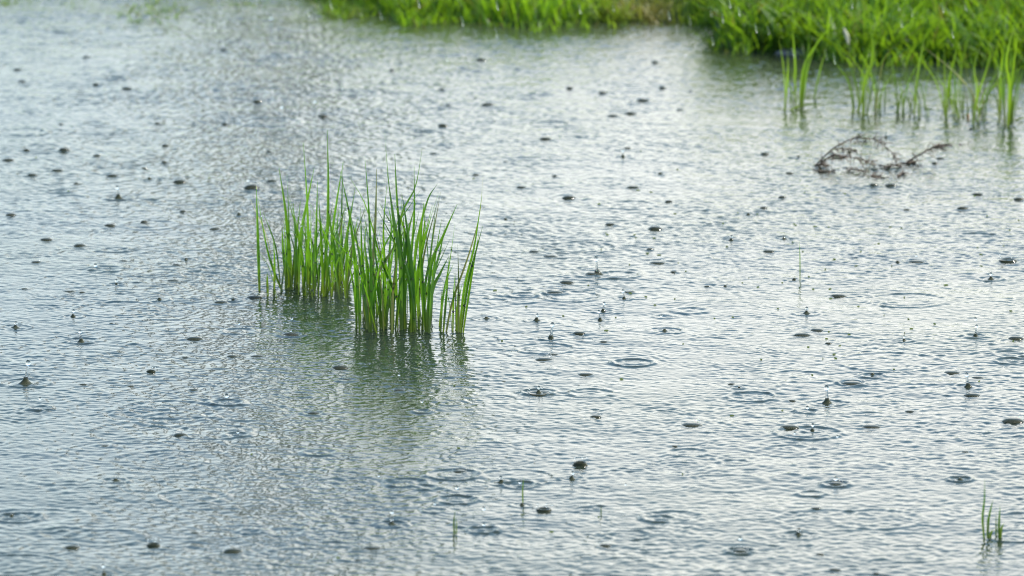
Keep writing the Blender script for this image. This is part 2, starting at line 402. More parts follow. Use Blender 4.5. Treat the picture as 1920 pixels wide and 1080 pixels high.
def grass_obj(name, label, spec, kind='stuff', parent=None, seg=5, material=None):
    V, F, to, dr = blades_np(*spec, seg=seg)
    me = mesh_np(name, V, F, material or GRASS)
    for nm, arr in (('tone', to), ('dry', dr)):
        at_ = me.attributes.new(nm, 'FLOAT', 'POINT'); at_.data.foreach_set('value', arr.astype(np.float32))
    o = link(name, me, parent)
    if label: tag(o, label, kind=kind)
    return o
def smooth_noise(x, y, sc, seed):
    r = np.random.RandomState(seed); g = r.rand(64, 64)
    u, v = x / sc + 31.3, y / sc + 17.7
    i, j = np.floor(u).astype(int), np.floor(v).astype(int); fu, fv = u - i, v - j
    fu = fu * fu * (3 - 2 * fu); fv = fv * fv * (3 - 2 * fv)
    G = lambda a, b: g[a % 64, b % 64]
    return (G(i, j) * (1 - fu) + G(i + 1, j) * fu) * (1 - fv) + (G(i, j + 1) * (1 - fu) + G(i + 1, j + 1) * fu) * fv
def bank_spec(n, xr, dr_, hmin, hmax, wmul=1.0):
    cx = RS.uniform(xr[0], xr[1], n // 14); cd_ = dr_[0] + (dr_[1] - dr_[0]) * RS.rand(n // 14) ** 1.5
    c = RS.randint(0, len(cx), n)
    x = cx[c] + RS.normal(0, .022, n); dd = np.maximum(cd_[c] + RS.normal(0, .022, n), min(-.012, dr_[0] * 1.3))
    y = shoreY(x) + dd
    z = .02 * (1 - np.exp(-np.maximum(dd, 0) * 12)) + .05 * (1 - np.exp(-np.maximum(dd, 0) * .6)) - .006
    ctone = RS.rand(len(cx))
    big = smooth_noise(x, y, .16, 8)
    H = RS.uniform(hmin, hmax, n) * (.55 + .75 * ctone[c]) * (.7 + .6 * big)
    H *= 1 + .5 * np.clip(dd, 0, 1)
    tone = np.clip(.60 * ctone[c] + .45 * smooth_noise(x, y, .10, 9) + RS.normal(0, .10, n), 0, 1)
    px = 960 + x / (y * T / CP) * 960
    dryc = np.exp(-((px - 1215) / 85) ** 2) * .75
    dry = np.clip(dryc * (.4 + smooth_noise(x, y, .06, 10)) + (RS.rand(n) < .05) * .8, 0, 1)
    tone = np.clip(tone + np.where(px < 1350, .18, -.16), 0, 1)
    H *= np.where(px < 1350, .62, .85)
    H *= 1 - .35 * np.exp(-((px - 1215) / 80) ** 2)
    return (np.stack([x, y, z], -1), H, RS.uniform(.0030, .0062, n) * wmul, RS.uniform(0, 6.28, n),
            RS.uniform(.05, .55, n), RS.uniform(0, .8, n), tone, dry)
grass_obj('bank_grass', 'bright wet grass growing thickly along the far bank', bank_spec(40000, (-2.1, 2.2), (-.005, .9), .06, .13))
grass_obj('meadow_grass', 'meadow grass covering the ground behind the bank', bank_spec(60000, (-7, 7), (.3, 7), .07, .14, 2.6), seg=2)
grass_obj('shore_wisps', 'thin grass wisps trailing into the water along the bank edge', bank_spec(2200, (-.45, 1.9), (-.075, .01), .02, .07, .8), seg=4)
# low weeds of the right hand tussock, broad wet leaves between the blades
grass_obj('bank_weeds', 'broad leaved wet weeds filling the tussock at the right of the bank',
          bank_spec(9000, (float(at(1362, 96)[0]) + .01, 1.9), (-.005, .55), .03, .09, 2.1), seg=4)
# weed mats showing at the surface beyond, towards the left
def mat_spec(cx0, cy0, rx_, ry_, n, h):
    P = at(cx0, cy0); m1 = pxm(cy0)
    r = np.sqrt(RS.rand(n)); a_ = RS.uniform(0, 6.28, n)
    x = P[0] + r * np.cos(a_) * rx_ * m1; y = P[1] + r * np.sin(a_) * ry_
    return (np.stack([x, y, np.full(n, -.004)], -1), RS.uniform(.4, 1, n) * h, RS.uniform(.002, .0035, n), RS.uniform(0, 6.28, n),
            RS.uniform(.2, 1.2, n), RS.uniform(0, 1, n), RS.rand(n) * .8, (RS.rand(n) < .2) * .6)
MATS = [(285, 24, 62, .16, 220, .016, 'low patch of green pond weed breaking the far surface, the larger one'),
        (140, 8, 30, .06, 60, .010, 'thin dull weed patch at the far edge, beside the top left corner'),
        (12, 4, 24, .06, 60, .010, 'tiny green weed patch in the top left corner'),
        (480, 8, 70, .05, 120, .010, 'long thin strip of green weed at the water far edge'),
        (655, 22, 60, .10, 380, .028, 'dark green weed fringe where the left end of the bank meets water')]
for a0, b0, c0, d0, n0, h0, lb in MATS:
    o = grass_obj('pond_weed', None, mat_spec(a0, b0, c0, d0, n0, h0)); tag(o, lb, 'pond weed', 'weed patches at the far edge of the pond')

# ------------------------------------------------------------------ reed blades, one mesh each
BN = 15
def blade(parent, org, P, width, material, twist=0.0):
    C = catmull(P, BN)
    Tn = np.gradient(C, axis=0); Tn /= np.linalg.norm(Tn, axis=1)[:, None]
    t = np.linspace(0, 1, BN)
    prof = np.where(t < .35, .62 + .38 * np.sin(t / .35 * math.pi / 2), (1 - (np.maximum(t - .35, 0) / .65) ** 1.8)) .clip(.12, 1)
    ang = twist + t * random.uniform(-1.1, 1.1)
    view = np.array((0., 1., 0.))
    V = []
    for i in range(BN):
        side = np.cross(Tn[i], view); side /= np.linalg.norm(side) + 1e-9
        nrm = np.cross(side, Tn[i])
        s = side * math.cos(ang[i]) + nrm * math.sin(ang[i]); n = np.cross(s, Tn[i])
        hw = width * .5 * prof[i]
        V += [C[i] - s * hw, C[i] - n * hw * .45, C[i] + s * hw]
    V = np.array(V) - org
    F = []
    for i in range(BN - 1):
        k = 3 * i
        F += [(k, k + 1, k + 4, k + 3), (k + 1, k + 2, k + 5, k + 4)]
    return link('blade', mesh_np('blade', V, F, material), parent)
def empty(name, loc):
    o = bpy.data.objects.new(name, None); COL.objects.link(o); o.location = tuple(float(v) for v in loc); o.empty_display_size = .02
    return o
def tuft(name, centre, label, cat, zoomed, scale, ox, oy, wpx, material, depth=.05, fill=None, drops=0, group=None, lean=.03, fixrow=None):
    """zoomed: blades as lists of (column, row), from the water up to the tip"""
    org = at(*centre); root = empty(name, org); tag(root, label, cat, group)
    pts_all = []
    for B in zoomed:
        wf = 1.0
        if isinstance(B, tuple): wf, B = B
        Q = [(ox + x / scale, oy + y / scale) for x, y in B]
        b = at(*Q[0]); Y = b[1]
        dl = random.uniform(-lean, lean)
        P = [np.array((b[0], b[1], -.012))]
        for k, q in enumerate(Q[1:]):
            P.append(up(q[0], q[1], Y + dl * (k + 1) / (len(Q) - 1)))
        P = [np.array((2 * b[0] - P[1][0] if False else b[0], b[1], -.012))] + P[1:]
        wdt = wpx * pxm(Q[0][1]) * wf * random.uniform(.85, 1.15)
        blade(root, org, P, wdt, material if random.random() > .03 else DEADBLADE, random.uniform(-.7, .7))
        pts_all.append(catmull(P, 20))
    if fill:
        n, (fx0, fx1), (fy0, fy1), (h0, h1), sp_ = fill
        for _ in range(n):
            bx, by_ = random.uniform(fx0, fx1), random.uniform(fy0, fy1)
            b = at(bx, by_); H = random.uniform(h0, h1) * pxm(by_)
            lx_ = random.gauss(0, sp_) * H; ly_ = random.gauss(0, .10) * H
            P = [np.array((b[0], b[1], -.012)), b + np.array((lx_ * .3, ly_ * .3, H * .5)), b + np.array((lx_, ly_, H))]
            blade(root, org, P, wpx * .8 * pxm(by_) * random.uniform(.7, 1.1), material if random.random() > .09 else DEADBLADE, random.uniform(-1.2, 1.2))
            pts_all.append(catmull(P, 20))
    if drops:
        V, F = [], []
        for _ in range(drops):
            c = random.choice(pts_all); p = c[random.randint(3, 16)] - org + np.array((random.uniform(-.001, .001), -.0015, 0))
            r = random.uniform(.0007, .0016)
            v, f = lathe([(r * math.sin(a) + 1e-6, r * 1.15 * math.cos(a)) for a in np.linspace(math.pi, 0, 6)], 8)
            k = len(V); V += [tuple(p + np.array(q)) for q in v]; F += [tuple(k + i for i in q) for q in f]
        o = link('dew_drops', mesh_np('dew_drops', V, F, CLEAR), root); o['kind'] = 'stuff'
    return root

LEFT = [[(110, 715), (103, 500), (95, 255)], [(222, 715), (150, 560), (100, 300)], [(172, 735), (176, 600), (170, 490)],
 (1.2, [(235, 700), (238, 560), (226, 380), (195, 175)]), [(245, 690), (240, 450), (230, 200)], (1.25, [(262, 690), (290, 480), (320, 320), (350, 175)]),
 [(235, 700), (215, 560), (208, 420)], [(332, 720), (325, 500), (318, 300), (302, 65)], [(350, 735), (358, 500), (365, 235)], [(352, 740), (353, 560), (350, 390)],
 [(300, 740), (318, 560), (345, 380)], (1.2, [(375, 735), (405, 520), (412, 260), (408, 10)]), [(392, 740), (382, 520), (370, 300)], [(436, 690), (428, 500), (450, 320), (478, 150)],
 [(465, 710), (435, 520), (405, 300)], [(468, 690), (470, 420), (477, 150)], [(455, 700), (490, 500), (530, 270)], (1.2, [(488, 690), (512, 570), (540, 400)]),
 [(272, 690), (288, 560), (305, 450)], [(248, 690), (268, 520), (290, 320)], [(384, 742), (425, 690), (458, 662)], [(200, 720), (214, 640), (222, 560)],
 [(147, 740), (144, 690), (143, 635)], [(340, 730), (345, 560), (392, 380)], [(310, 735), (300, 600), (285, 480)], [(262, 705), (270, 540), (258, 330)],
 [(420, 700), (400, 540), (415, 380)], [(448, 705), (456, 560), (450, 420)], [(396, 742), (412, 600), (440, 420)], [(478, 700), (498, 600), (500, 480)]]
RIGHT = [[(537, 885), (532, 640), (508, 400), (465, 190)], [(600, 900), (565, 700), (537, 470)], (1.3, [(745, 880), (715, 750), (650, 600), (580, 350), (505, 215)]),
 [(602, 900), (600, 600), (590, 350), (573, 125)], (1.25, [(582, 885), (592, 720), (660, 590), (775, 410)]), [(720, 880), (705, 520), (678, 230), (660, 20)],
 [(745, 885), (738, 600), (715, 320), (705, 115)], (1.2, [(690, 880), (705, 700), (730, 400), (795, 260), (825, 95)]), [(778, 880), (772, 640), (790, 400), (790, 165)],
 (1.2, [(778, 900), (786, 690), (760, 450), (738, 300)]), [(772, 880), (795, 560), (845, 330), (893, 245)], [(822, 890), (838, 700), (862, 560), (885, 350)],
 (1.2, [(850, 900), (862, 620), (920, 470), (980, 335)]), [(790, 870), (800, 680), (830, 520), (865, 390)], (1.2, [(845, 895), (826, 700), (818, 500), (833, 330)]),
 [(660, 870), (662, 650), (655, 450), (670, 250)], [(592, 850), (608, 600), (620, 400), (625, 180)], [(580, 850), (572, 700), (560, 560), (555, 350)],
 [(700, 860), (692, 700), (655, 560), (630, 420)], (1.2, [(735, 890), (730, 600), (700, 400), (672, 200)]), [(755, 880), (745, 640), (760, 480), (800, 320)],
 (1.3, [(812, 885), (806, 740), (792, 600), (800, 450)]), [(640, 880), (640, 720), (620, 560), (610, 440)], [(668, 885), (675, 700), (700, 520), (722, 380)],
 [(705, 885), (720, 760), (742, 560), (736, 420)], [(760, 890), (800, 700), (830, 480), (838, 380)], [(622, 890), (612, 760), (640, 600), (668, 470)],
 [(838, 890), (870, 720), (905, 640), (940, 570)], [(655, 885), (628, 700), (596, 600)], (1.2, [(800, 880), (770, 600), (745, 440), (700, 330)]),
 [(855, 905), (872, 680), (905, 540), (925, 430)], [(690, 870), (680, 600), (690, 430), (672, 330)]]
THIRD = [(1.0, [(925, 895), (960, 760), (1030, 560), (1078, 380), (1093, 210)]), (.9, [(992, 900), (1024, 700), (1060, 550), (1093, 430)]), [(905, 900), (915, 760), (945, 600), (970, 420)],
 [(985, 900), (986, 700), (982, 510)], (.9, [(985, 895), (1012, 700), (1055, 520), (1088, 300)]), [(898, 870), (925, 700), (966, 590)], (.9, [(1000, 900), (1042, 660), (1076, 460)]),
 [(975, 890), (982, 790), (1000, 690)], [(915, 900), (935, 700), (942, 560)]]
Z1 = 1174 / 500
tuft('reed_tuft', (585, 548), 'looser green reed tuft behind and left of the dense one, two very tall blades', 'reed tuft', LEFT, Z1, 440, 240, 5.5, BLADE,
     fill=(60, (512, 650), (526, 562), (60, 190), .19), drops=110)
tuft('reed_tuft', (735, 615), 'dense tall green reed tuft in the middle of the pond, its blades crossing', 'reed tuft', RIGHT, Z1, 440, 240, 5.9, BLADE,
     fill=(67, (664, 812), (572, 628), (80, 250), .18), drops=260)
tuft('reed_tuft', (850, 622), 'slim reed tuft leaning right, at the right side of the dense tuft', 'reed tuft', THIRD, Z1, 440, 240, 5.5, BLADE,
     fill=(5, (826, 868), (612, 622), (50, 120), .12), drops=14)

# ------------------------------------------------------------------ sprouts out in the open water
def z5(p): return p
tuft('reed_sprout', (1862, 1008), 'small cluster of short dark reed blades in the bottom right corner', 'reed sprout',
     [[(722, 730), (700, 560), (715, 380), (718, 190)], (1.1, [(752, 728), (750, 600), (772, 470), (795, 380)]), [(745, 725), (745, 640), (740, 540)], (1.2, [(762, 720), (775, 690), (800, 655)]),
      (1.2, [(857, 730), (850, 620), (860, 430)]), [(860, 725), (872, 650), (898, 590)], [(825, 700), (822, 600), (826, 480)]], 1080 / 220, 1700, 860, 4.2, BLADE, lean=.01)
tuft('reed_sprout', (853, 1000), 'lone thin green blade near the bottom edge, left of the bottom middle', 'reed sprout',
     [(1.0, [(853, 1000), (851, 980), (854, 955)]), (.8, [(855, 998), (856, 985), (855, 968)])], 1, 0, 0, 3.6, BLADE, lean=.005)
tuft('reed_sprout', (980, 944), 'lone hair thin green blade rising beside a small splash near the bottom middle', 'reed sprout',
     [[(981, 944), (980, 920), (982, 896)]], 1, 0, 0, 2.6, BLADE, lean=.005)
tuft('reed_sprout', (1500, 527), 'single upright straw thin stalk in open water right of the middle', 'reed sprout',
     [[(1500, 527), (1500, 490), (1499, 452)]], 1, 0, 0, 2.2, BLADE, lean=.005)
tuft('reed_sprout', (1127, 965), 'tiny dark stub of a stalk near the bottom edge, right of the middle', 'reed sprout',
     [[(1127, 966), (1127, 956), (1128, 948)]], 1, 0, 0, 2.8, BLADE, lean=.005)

# ------------------------------------------------------------------ young reeds in the shallow water before the bank (upper right)
Z2 = 1913 / 620
G = 'young reeds in the shallows before the bank'
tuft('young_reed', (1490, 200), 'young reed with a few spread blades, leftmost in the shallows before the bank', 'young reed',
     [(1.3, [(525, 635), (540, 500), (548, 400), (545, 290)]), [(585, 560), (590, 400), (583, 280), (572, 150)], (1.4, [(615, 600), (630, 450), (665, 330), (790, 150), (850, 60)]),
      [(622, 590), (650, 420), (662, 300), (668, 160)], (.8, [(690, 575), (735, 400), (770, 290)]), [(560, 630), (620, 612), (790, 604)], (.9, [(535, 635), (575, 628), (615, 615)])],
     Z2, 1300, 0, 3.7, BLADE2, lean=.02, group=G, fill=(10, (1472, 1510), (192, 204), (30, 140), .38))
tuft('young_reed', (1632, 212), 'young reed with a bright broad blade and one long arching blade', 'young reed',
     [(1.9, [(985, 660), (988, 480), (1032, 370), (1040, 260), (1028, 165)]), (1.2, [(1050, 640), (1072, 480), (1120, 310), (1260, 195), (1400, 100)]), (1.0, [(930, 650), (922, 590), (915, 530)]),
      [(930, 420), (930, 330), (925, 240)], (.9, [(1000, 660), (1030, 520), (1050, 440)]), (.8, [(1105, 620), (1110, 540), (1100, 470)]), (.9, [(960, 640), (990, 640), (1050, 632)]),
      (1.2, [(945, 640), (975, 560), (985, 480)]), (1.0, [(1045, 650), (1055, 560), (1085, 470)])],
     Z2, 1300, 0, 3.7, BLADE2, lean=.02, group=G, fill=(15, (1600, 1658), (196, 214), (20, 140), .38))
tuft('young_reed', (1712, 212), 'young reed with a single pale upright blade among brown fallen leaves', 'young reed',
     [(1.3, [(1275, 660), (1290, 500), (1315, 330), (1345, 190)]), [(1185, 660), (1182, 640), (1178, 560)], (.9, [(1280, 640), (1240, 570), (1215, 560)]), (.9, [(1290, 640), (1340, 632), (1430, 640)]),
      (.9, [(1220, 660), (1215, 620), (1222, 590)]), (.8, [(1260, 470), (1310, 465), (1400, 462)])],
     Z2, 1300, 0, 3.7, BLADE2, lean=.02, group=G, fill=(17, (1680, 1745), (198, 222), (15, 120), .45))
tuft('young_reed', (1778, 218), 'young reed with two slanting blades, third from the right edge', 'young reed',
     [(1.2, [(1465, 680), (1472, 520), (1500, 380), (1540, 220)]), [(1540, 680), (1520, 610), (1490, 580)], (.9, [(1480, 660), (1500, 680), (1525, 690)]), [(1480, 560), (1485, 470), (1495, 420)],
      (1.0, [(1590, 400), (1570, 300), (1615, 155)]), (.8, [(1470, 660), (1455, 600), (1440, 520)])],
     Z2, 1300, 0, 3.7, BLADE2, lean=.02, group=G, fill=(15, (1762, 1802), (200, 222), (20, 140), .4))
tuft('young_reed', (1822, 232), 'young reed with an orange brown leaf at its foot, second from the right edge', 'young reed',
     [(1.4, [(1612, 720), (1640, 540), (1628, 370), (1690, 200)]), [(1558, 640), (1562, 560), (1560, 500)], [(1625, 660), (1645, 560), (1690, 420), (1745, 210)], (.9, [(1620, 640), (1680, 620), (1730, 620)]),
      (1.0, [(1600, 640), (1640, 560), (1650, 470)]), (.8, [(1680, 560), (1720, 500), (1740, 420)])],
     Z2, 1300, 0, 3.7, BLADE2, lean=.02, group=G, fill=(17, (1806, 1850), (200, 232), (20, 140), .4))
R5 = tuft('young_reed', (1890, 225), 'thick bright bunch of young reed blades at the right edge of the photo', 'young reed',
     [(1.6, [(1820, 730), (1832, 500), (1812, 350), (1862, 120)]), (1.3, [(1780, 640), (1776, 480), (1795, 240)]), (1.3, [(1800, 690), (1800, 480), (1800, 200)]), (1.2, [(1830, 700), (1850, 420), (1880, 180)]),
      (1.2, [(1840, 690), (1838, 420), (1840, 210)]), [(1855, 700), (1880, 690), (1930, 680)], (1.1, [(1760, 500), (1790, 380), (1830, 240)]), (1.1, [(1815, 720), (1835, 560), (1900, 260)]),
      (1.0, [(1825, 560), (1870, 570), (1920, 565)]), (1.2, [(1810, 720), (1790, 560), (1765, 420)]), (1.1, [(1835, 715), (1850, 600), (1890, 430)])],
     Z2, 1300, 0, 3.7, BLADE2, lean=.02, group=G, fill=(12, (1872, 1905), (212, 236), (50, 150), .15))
# the small leaf floating at the foot of one reed
def flat_leaf(name, px, py, L, W, m, rise=.004, parent=None):
    P = at(px, py); V, F = [], []
    for i in range(9):
        t = i / 8; hw = W / 2 * math.sin(math.pi * min(max(t, .04), .97)) ** .7
        V += [(L * (t - .5), -hw, .002 + rise * t * t), (L * (t - .5), 0, rise * t * t), (L * (t - .5), hw, .002 + rise * t * t)]
    for i in range(8): F += [(3 * i, 3 * i + 1, 3 * i + 4, 3 * i + 3), (3 * i + 1, 3 * i + 2, 3 * i + 5, 3 * i + 4)]
    o = link(name, mesh_np(name, V, F, m), parent, (P[0], P[1], .003)); o.rotation_euler = (0, -.25, random.uniform(-.5, .5)); return o
ORANGE = plain('orange_leaf', (.35, .12, .03), (.50, .22, .06), .6)
tag(flat_leaf('fallen_leaf', 1818, 224, .010, .007, ORANGE, .004), 'orange brown leaf caught upright at the foot of a young reed', 'leaf').rotation_euler = (0, -1.2, .4)
# young reeds standing inside the left end of the bank's right part
tag(grass_obj('edge_grass', None, mat_spec(1342, 90, 18, .03, 26, .05)), 'thin grass wisps standing in water at the left end of the tussock', 'grass tuft')

# floating specks of duckweed and drowned leaf bits, too many and too small to count
V, F = [], []
for _ in range(120):
    p = at(random.gauss(1560, 260), random.gauss(500, 120)) if random.random() < .75 else at(random.uniform(0, 1900), random.uniform(150, 1050))
    if not (X0 < p[0] < X1 and Y0 < p[1] < Y1): continue
    z = zat(p[0], p[1]) + .0006; a0 = random.uniform(0, 6.28); L = random.uniform(.0012, .0038); W = L * random.uniform(.35, .8); k = len(V)
    for j in range(8):
        a_ = j * math.pi / 4; u_, v_ = L * math.cos(a_), W * math.sin(a_)
        V.append((p[0] + u_ * math.cos(a0) - v_ * math.sin(a0), p[1] + u_ * math.sin(a0) + v_ * math.cos(a0), z + .0008 * math.sin(a_ + a0)))
    F += [(k, k + 1, k + 2, k + 3), (k, k + 3, k + 4, k + 7), (k + 4, k + 5, k + 6, k + 7)]
me = mesh_np('duckweed', V, F, GRASS)
for nm, v_ in (('tone', .35), ('dry', .25)):
    at_ = me.attributes.new(nm, 'FLOAT', 'POINT'); at_.data.foreach_set('value', np.full(len(V), v_, np.float32))
tag(link('duckweed', me), 'tiny green specks of duckweed floating on the pond', kind='stuff')

# stone and a pale seed head at the edge
def stone(px, py, sx, sy, sz, label):
    P = at(px, py); V, F = [], []
    rs = np.random.RandomState(4)
    v, f = lathe([(max(math.sin(a), 1e-3), math.cos(a)) for a in np.linspace(math.pi, 0, 14)], 26, .10, 4)
    v = np.array(v); n = smooth_noise(v[:, 0] * 1.0 + v[:, 2], v[:, 1] * 1.0, .6, 5)
    v = v * (0.85 + .3 * n)[:, None] * np.array((sx, sy, sz))
    o = link('stone', mesh_np('stone', v, f, STONE), None, (P[0], P[1], 0)); tag(o, label, 'stone'); return o
stone(1503, 100, .046, .030, .011, 'low blue grey wet stone at the water line under the tussock')
P = at(1588, 122); org = P
sh = empty('seed_head', P); tag(sh, 'pale straw coloured seed head leaning before the dark grass of the tussock', 'seed head')
Y = P[1] - .01
blade(sh, org, [P, up(1592, 95, Y), up(1590, 80, Y)], .0022, DEADBLADE)
C = catmull([up(1591, 84, Y), up(1588, 68, Y), up(1582, 52, Y)], 10) - org
V, F = [], []
for i, c in enumerate(C):
    r = .0038 * math.sin(math.pi * (i + .4) / 10) ** .8
    for j in range(8): V.append((c[0] + r * math.cos(j * .785), c[1] + r * math.sin(j * .785), c[2]))
for i in range(9):
    for j in range(8): F.append((i * 8 + j, i * 8 + (j + 1) % 8, i * 8 + 8 + (j + 1) % 8, i * 8 + 8 + j))
link('spikelets', mesh_np('spikelets', V, F, SEED), sh)

# ------------------------------------------------------------------ dead twigs
def tube(P, r0, r1, n, seg=6):
    C = catmull(P, n); V, F = [], []
    Tn = np.gradient(C, axis=0); Tn /= np.linalg.norm(Tn, axis=1)[:, None] + 1e-9
    for i in range(n):
        r = r0 + (r1 - r0) * i / (n - 1); r *= random.uniform(.8, 1.25)
        s = np.cross(Tn[i], (0.1, 1., .05)); s /= np.linalg.norm(s) + 1e-9; u_ = np.cross(s, Tn[i])
        for j in range(seg):
            a_ = 2 * math.pi * j / seg; V.append(C[i] + r * (s * math.cos(a_) + u_ * math.sin(a_)))
    for i in range(n - 1):
        for j in range(seg):
            k = (j + 1) % seg; F.append((i * seg + j, i * seg + k, (i + 1) * seg + k, (i + 1) * seg + j))
    return V, F, C
def twig(centre, label, stems, floats):
    org = at(*centre); root = empty('dead_twig', org); tag(root, label, 'twig', 'dead twigs lying in the water')
    sc, ox, oy = 1920 / 360, 1480, 230
    for nm, pts, r0, r1, tuftn in stems:
        Q = [(ox + x / sc, oy + y / sc) for x, y in pts]; b = at(*Q[0]); Y = b[1]; dl = random.uniform(-.02, .02)
        P = [up(q[0], q[1], Y + dl * k / len(Q)) for k, q in enumerate(Q)]
        V, F, C = tube(P, r0 * .55, r1 * .55, 24)
        V = list(V)
        for _ in range(int(tuftn * 1.6)):                        # dried side shoots
            c = C[random.randint(3, 22)]; L = random.uniform(.006, .022)
            dvec = np.array((random.uniform(-.3, 1), random.uniform(-.6, .6), random.uniform(-1, .35))); dvec /= np.linalg.norm(dvec)
            e = c + dvec * L; e[2] = max(e[2], .0)
            v, f, _c = tube([c, (c + e) / 2 + np.array((0, 0, .002)), e], .0008, .0003, 5, 4)
            k = len(V); V += list(v); F += [tuple(k + i for i in q) for q in f]
        V = np.array(V) - org; link(nm, mesh_np(nm, V, F, TWIG), root)
    for (x0, y0, x1, y1, r) in floats:
        a_ = at(ox + x0 / sc, oy + y0 / sc, .001); b_ = at(ox + x1 / sc, oy + y1 / sc, .001)
        jit = lambda m=1.0: np.array((random.uniform(-.002, .002) * m, random.uniform(-.012, .012) * m, random.uniform(-.001, .002)))
        V, F, C = tube([a_, (a_ + b_) / 2 + jit(), b_], r * .4, r * .3, 12, 6); V = list(V)
        for _ in range(16):
            c = C[random.randint(0, 11)]; e = c + np.array((random.gauss(0, .008), random.gauss(0, .014), random.uniform(.0, .004)))
            v, f, _c = tube([c, (c + e) / 2 + jit(.5), e], r * .28, .0004, 6, 4); k = len(V); V += list(v); F += [tuple(k + i for i in q) for q in f]
        link('floating_shoot', mesh_np('floating_shoot', np.array(V) - org, F, TWIG), root)
twig((1600, 312), 'brown dead twig arching over the water like a bow', [
    ('stem', [(250, 440), (400, 290), (540, 195), (700, 155), (860, 170), (950, 230), (1030, 310), (1080, 430), (1130, 510)], .0019, .0010, 34),
    ('branch', [(255, 438), (330, 395), (430, 325), (560, 340), (700, 360), (790, 400), (850, 432)], .0017, .0010, 26),
    ('branch', [(290, 440), (320, 400), (330, 380)], .0028, .0014, 10),
    ('branch', [(860, 170), (880, 230), (960, 300), (980, 340)], .0010, .0005, 8),
    ('branch', [(640, 190), (690, 205), (720, 235)], .0009, .0005, 5),
    ('branch', [(760, 175), (800, 250), (870, 320)], .0009, .0005, 6)],
    [(290, 488, 465, 482, .0028), (590, 470, 770, 492, .0030), (820, 530, 950, 550, .0034), (950, 452, 1115, 432, .0038), (530, 272, 670, 278, .0030), (430, 330, 560, 345, .0032),
     (1080, 535, 1130, 500, .0026), (300, 420, 400, 430, .0028)])
twig((1710, 305), 'smaller brown dead twig pointing up right, right of the bow shaped one', [
    ('stem', [(1165, 405), (1250, 350), (1330, 305), (1400, 268), (1490, 222)], .0028, .0013, 16),
    ('branch', [(1490, 225), (1600, 222), (1750, 235), (1880, 282)], .0008, .0005, 6),
    ('branch', [(1230, 425), (1280, 455), (1325, 492)], .0010, .0006, 3),
    ('branch', [(1400, 270), (1440, 305), (1480, 320)], .0008, .0005, 3)],
    [(1165, 405, 1265, 400, .0040), (1455, 240, 1520, 235, .0034)])

# ------------------------------------------------------------------ labels by what stands near
MARKS = [('the loose reed tuft', 570, 480), ('the dense reed tuft', 735, 600), ('the slim leaning tuft', 870, 560), ('the bow shaped twig', 1600, 300),
         ('the smaller twig', 1730, 295), ('the leftmost young reed', 1490, 190), ('the corner reed sprout', 1862, 980), ('the straw thin stalk', 1500, 500), ('the hair thin blade', 978, 930),
         ('the lone green blade', 853, 985), ('the tallest splash', 48, 700), ('the long necked splash', 1551, 740), ('the top left corner', 0, 0), ('the left edge middle', 0, 480), ('the bottom left corner', 0, 1080), ('the right edge middle', 1920, 600),
         ('the blue grey stone', 1503, 106), ('the splash right of the reeds', 1033, 620)]
ORD = ['nearest', 'second', 'third', 'fourth', 'fifth', 'sixth', 'seventh', 'eighth', 'ninth', 'tenth', 'eleventh', 'twelfth', 'thirteenth', 'fourteenth', 'fifteenth']
def sector(dx_, dy_):
    dy_ = dy_ * 1.6
    a_ = math.degrees(math.atan2(-dy_, dx_)) % 360
    return ['to the right', 'to the upper right', 'straight above', 'to the upper left', 'to the left', 'to the lower left', 'straight below', 'to the lower right'][int(((a_ + 22.5) % 360) // 45)]
def label_all(items, noun):
    """items: list of (x, y, adjective) -> labels that single each out"""
    buckets = {}
    for i, (x, y, adj) in enumerate(items):
        c = sorted((math.hypot(x - mx, (y - my) * 1.3), nm, mx, my) for nm, mx, my in MARKS if math.hypot(x - mx, y - my) > 4)[0]
        buckets.setdefault((c[1], sector(x - c[2], y - c[3])), []).append((c[0], i))
    res = [None] * len(items)
    for (nm, sec), L in buckets.items():
        for k, (_, i) in enumerate(sorted(L)):
            o = ORD[k] if k < len(ORD) else ORD[-1]
            res[i] = f'{items[i][2]} {noun}, {o} from {nm}, {sec}' if k else f'{items[i][2]} {noun} nearest {nm}, {sec}'
    return res

# ------------------------------------------------------------------ rain bubbles
def lens_mesh(r, h, seed):
    prof = [(r * 1.22, -.0022), (r * 1.10, -.0006)] + [(r * q, h * (1 - q ** 2.6)) for q in (1.0, .93, .85, .74, .6, .45, .28, .12, .004)]
    return lathe(prof, 22, .07, seed)
def dome_mesh(r, h):
    return lathe([(max(r * math.cos(a_), 1e-5), h * math.sin(a_)) for a_ in np.linspace(0, math.pi / 2, 9)], 24, .03, int(r * 1e6) % 99)
LENS = [mesh_np('meniscus', *lens_mesh(1, .36, s), TURBID) for s in range(5)]
DOME = [mesh_np('film', *dome_mesh(1, h_), FILM) for h_ in (.78, .62, .9)]
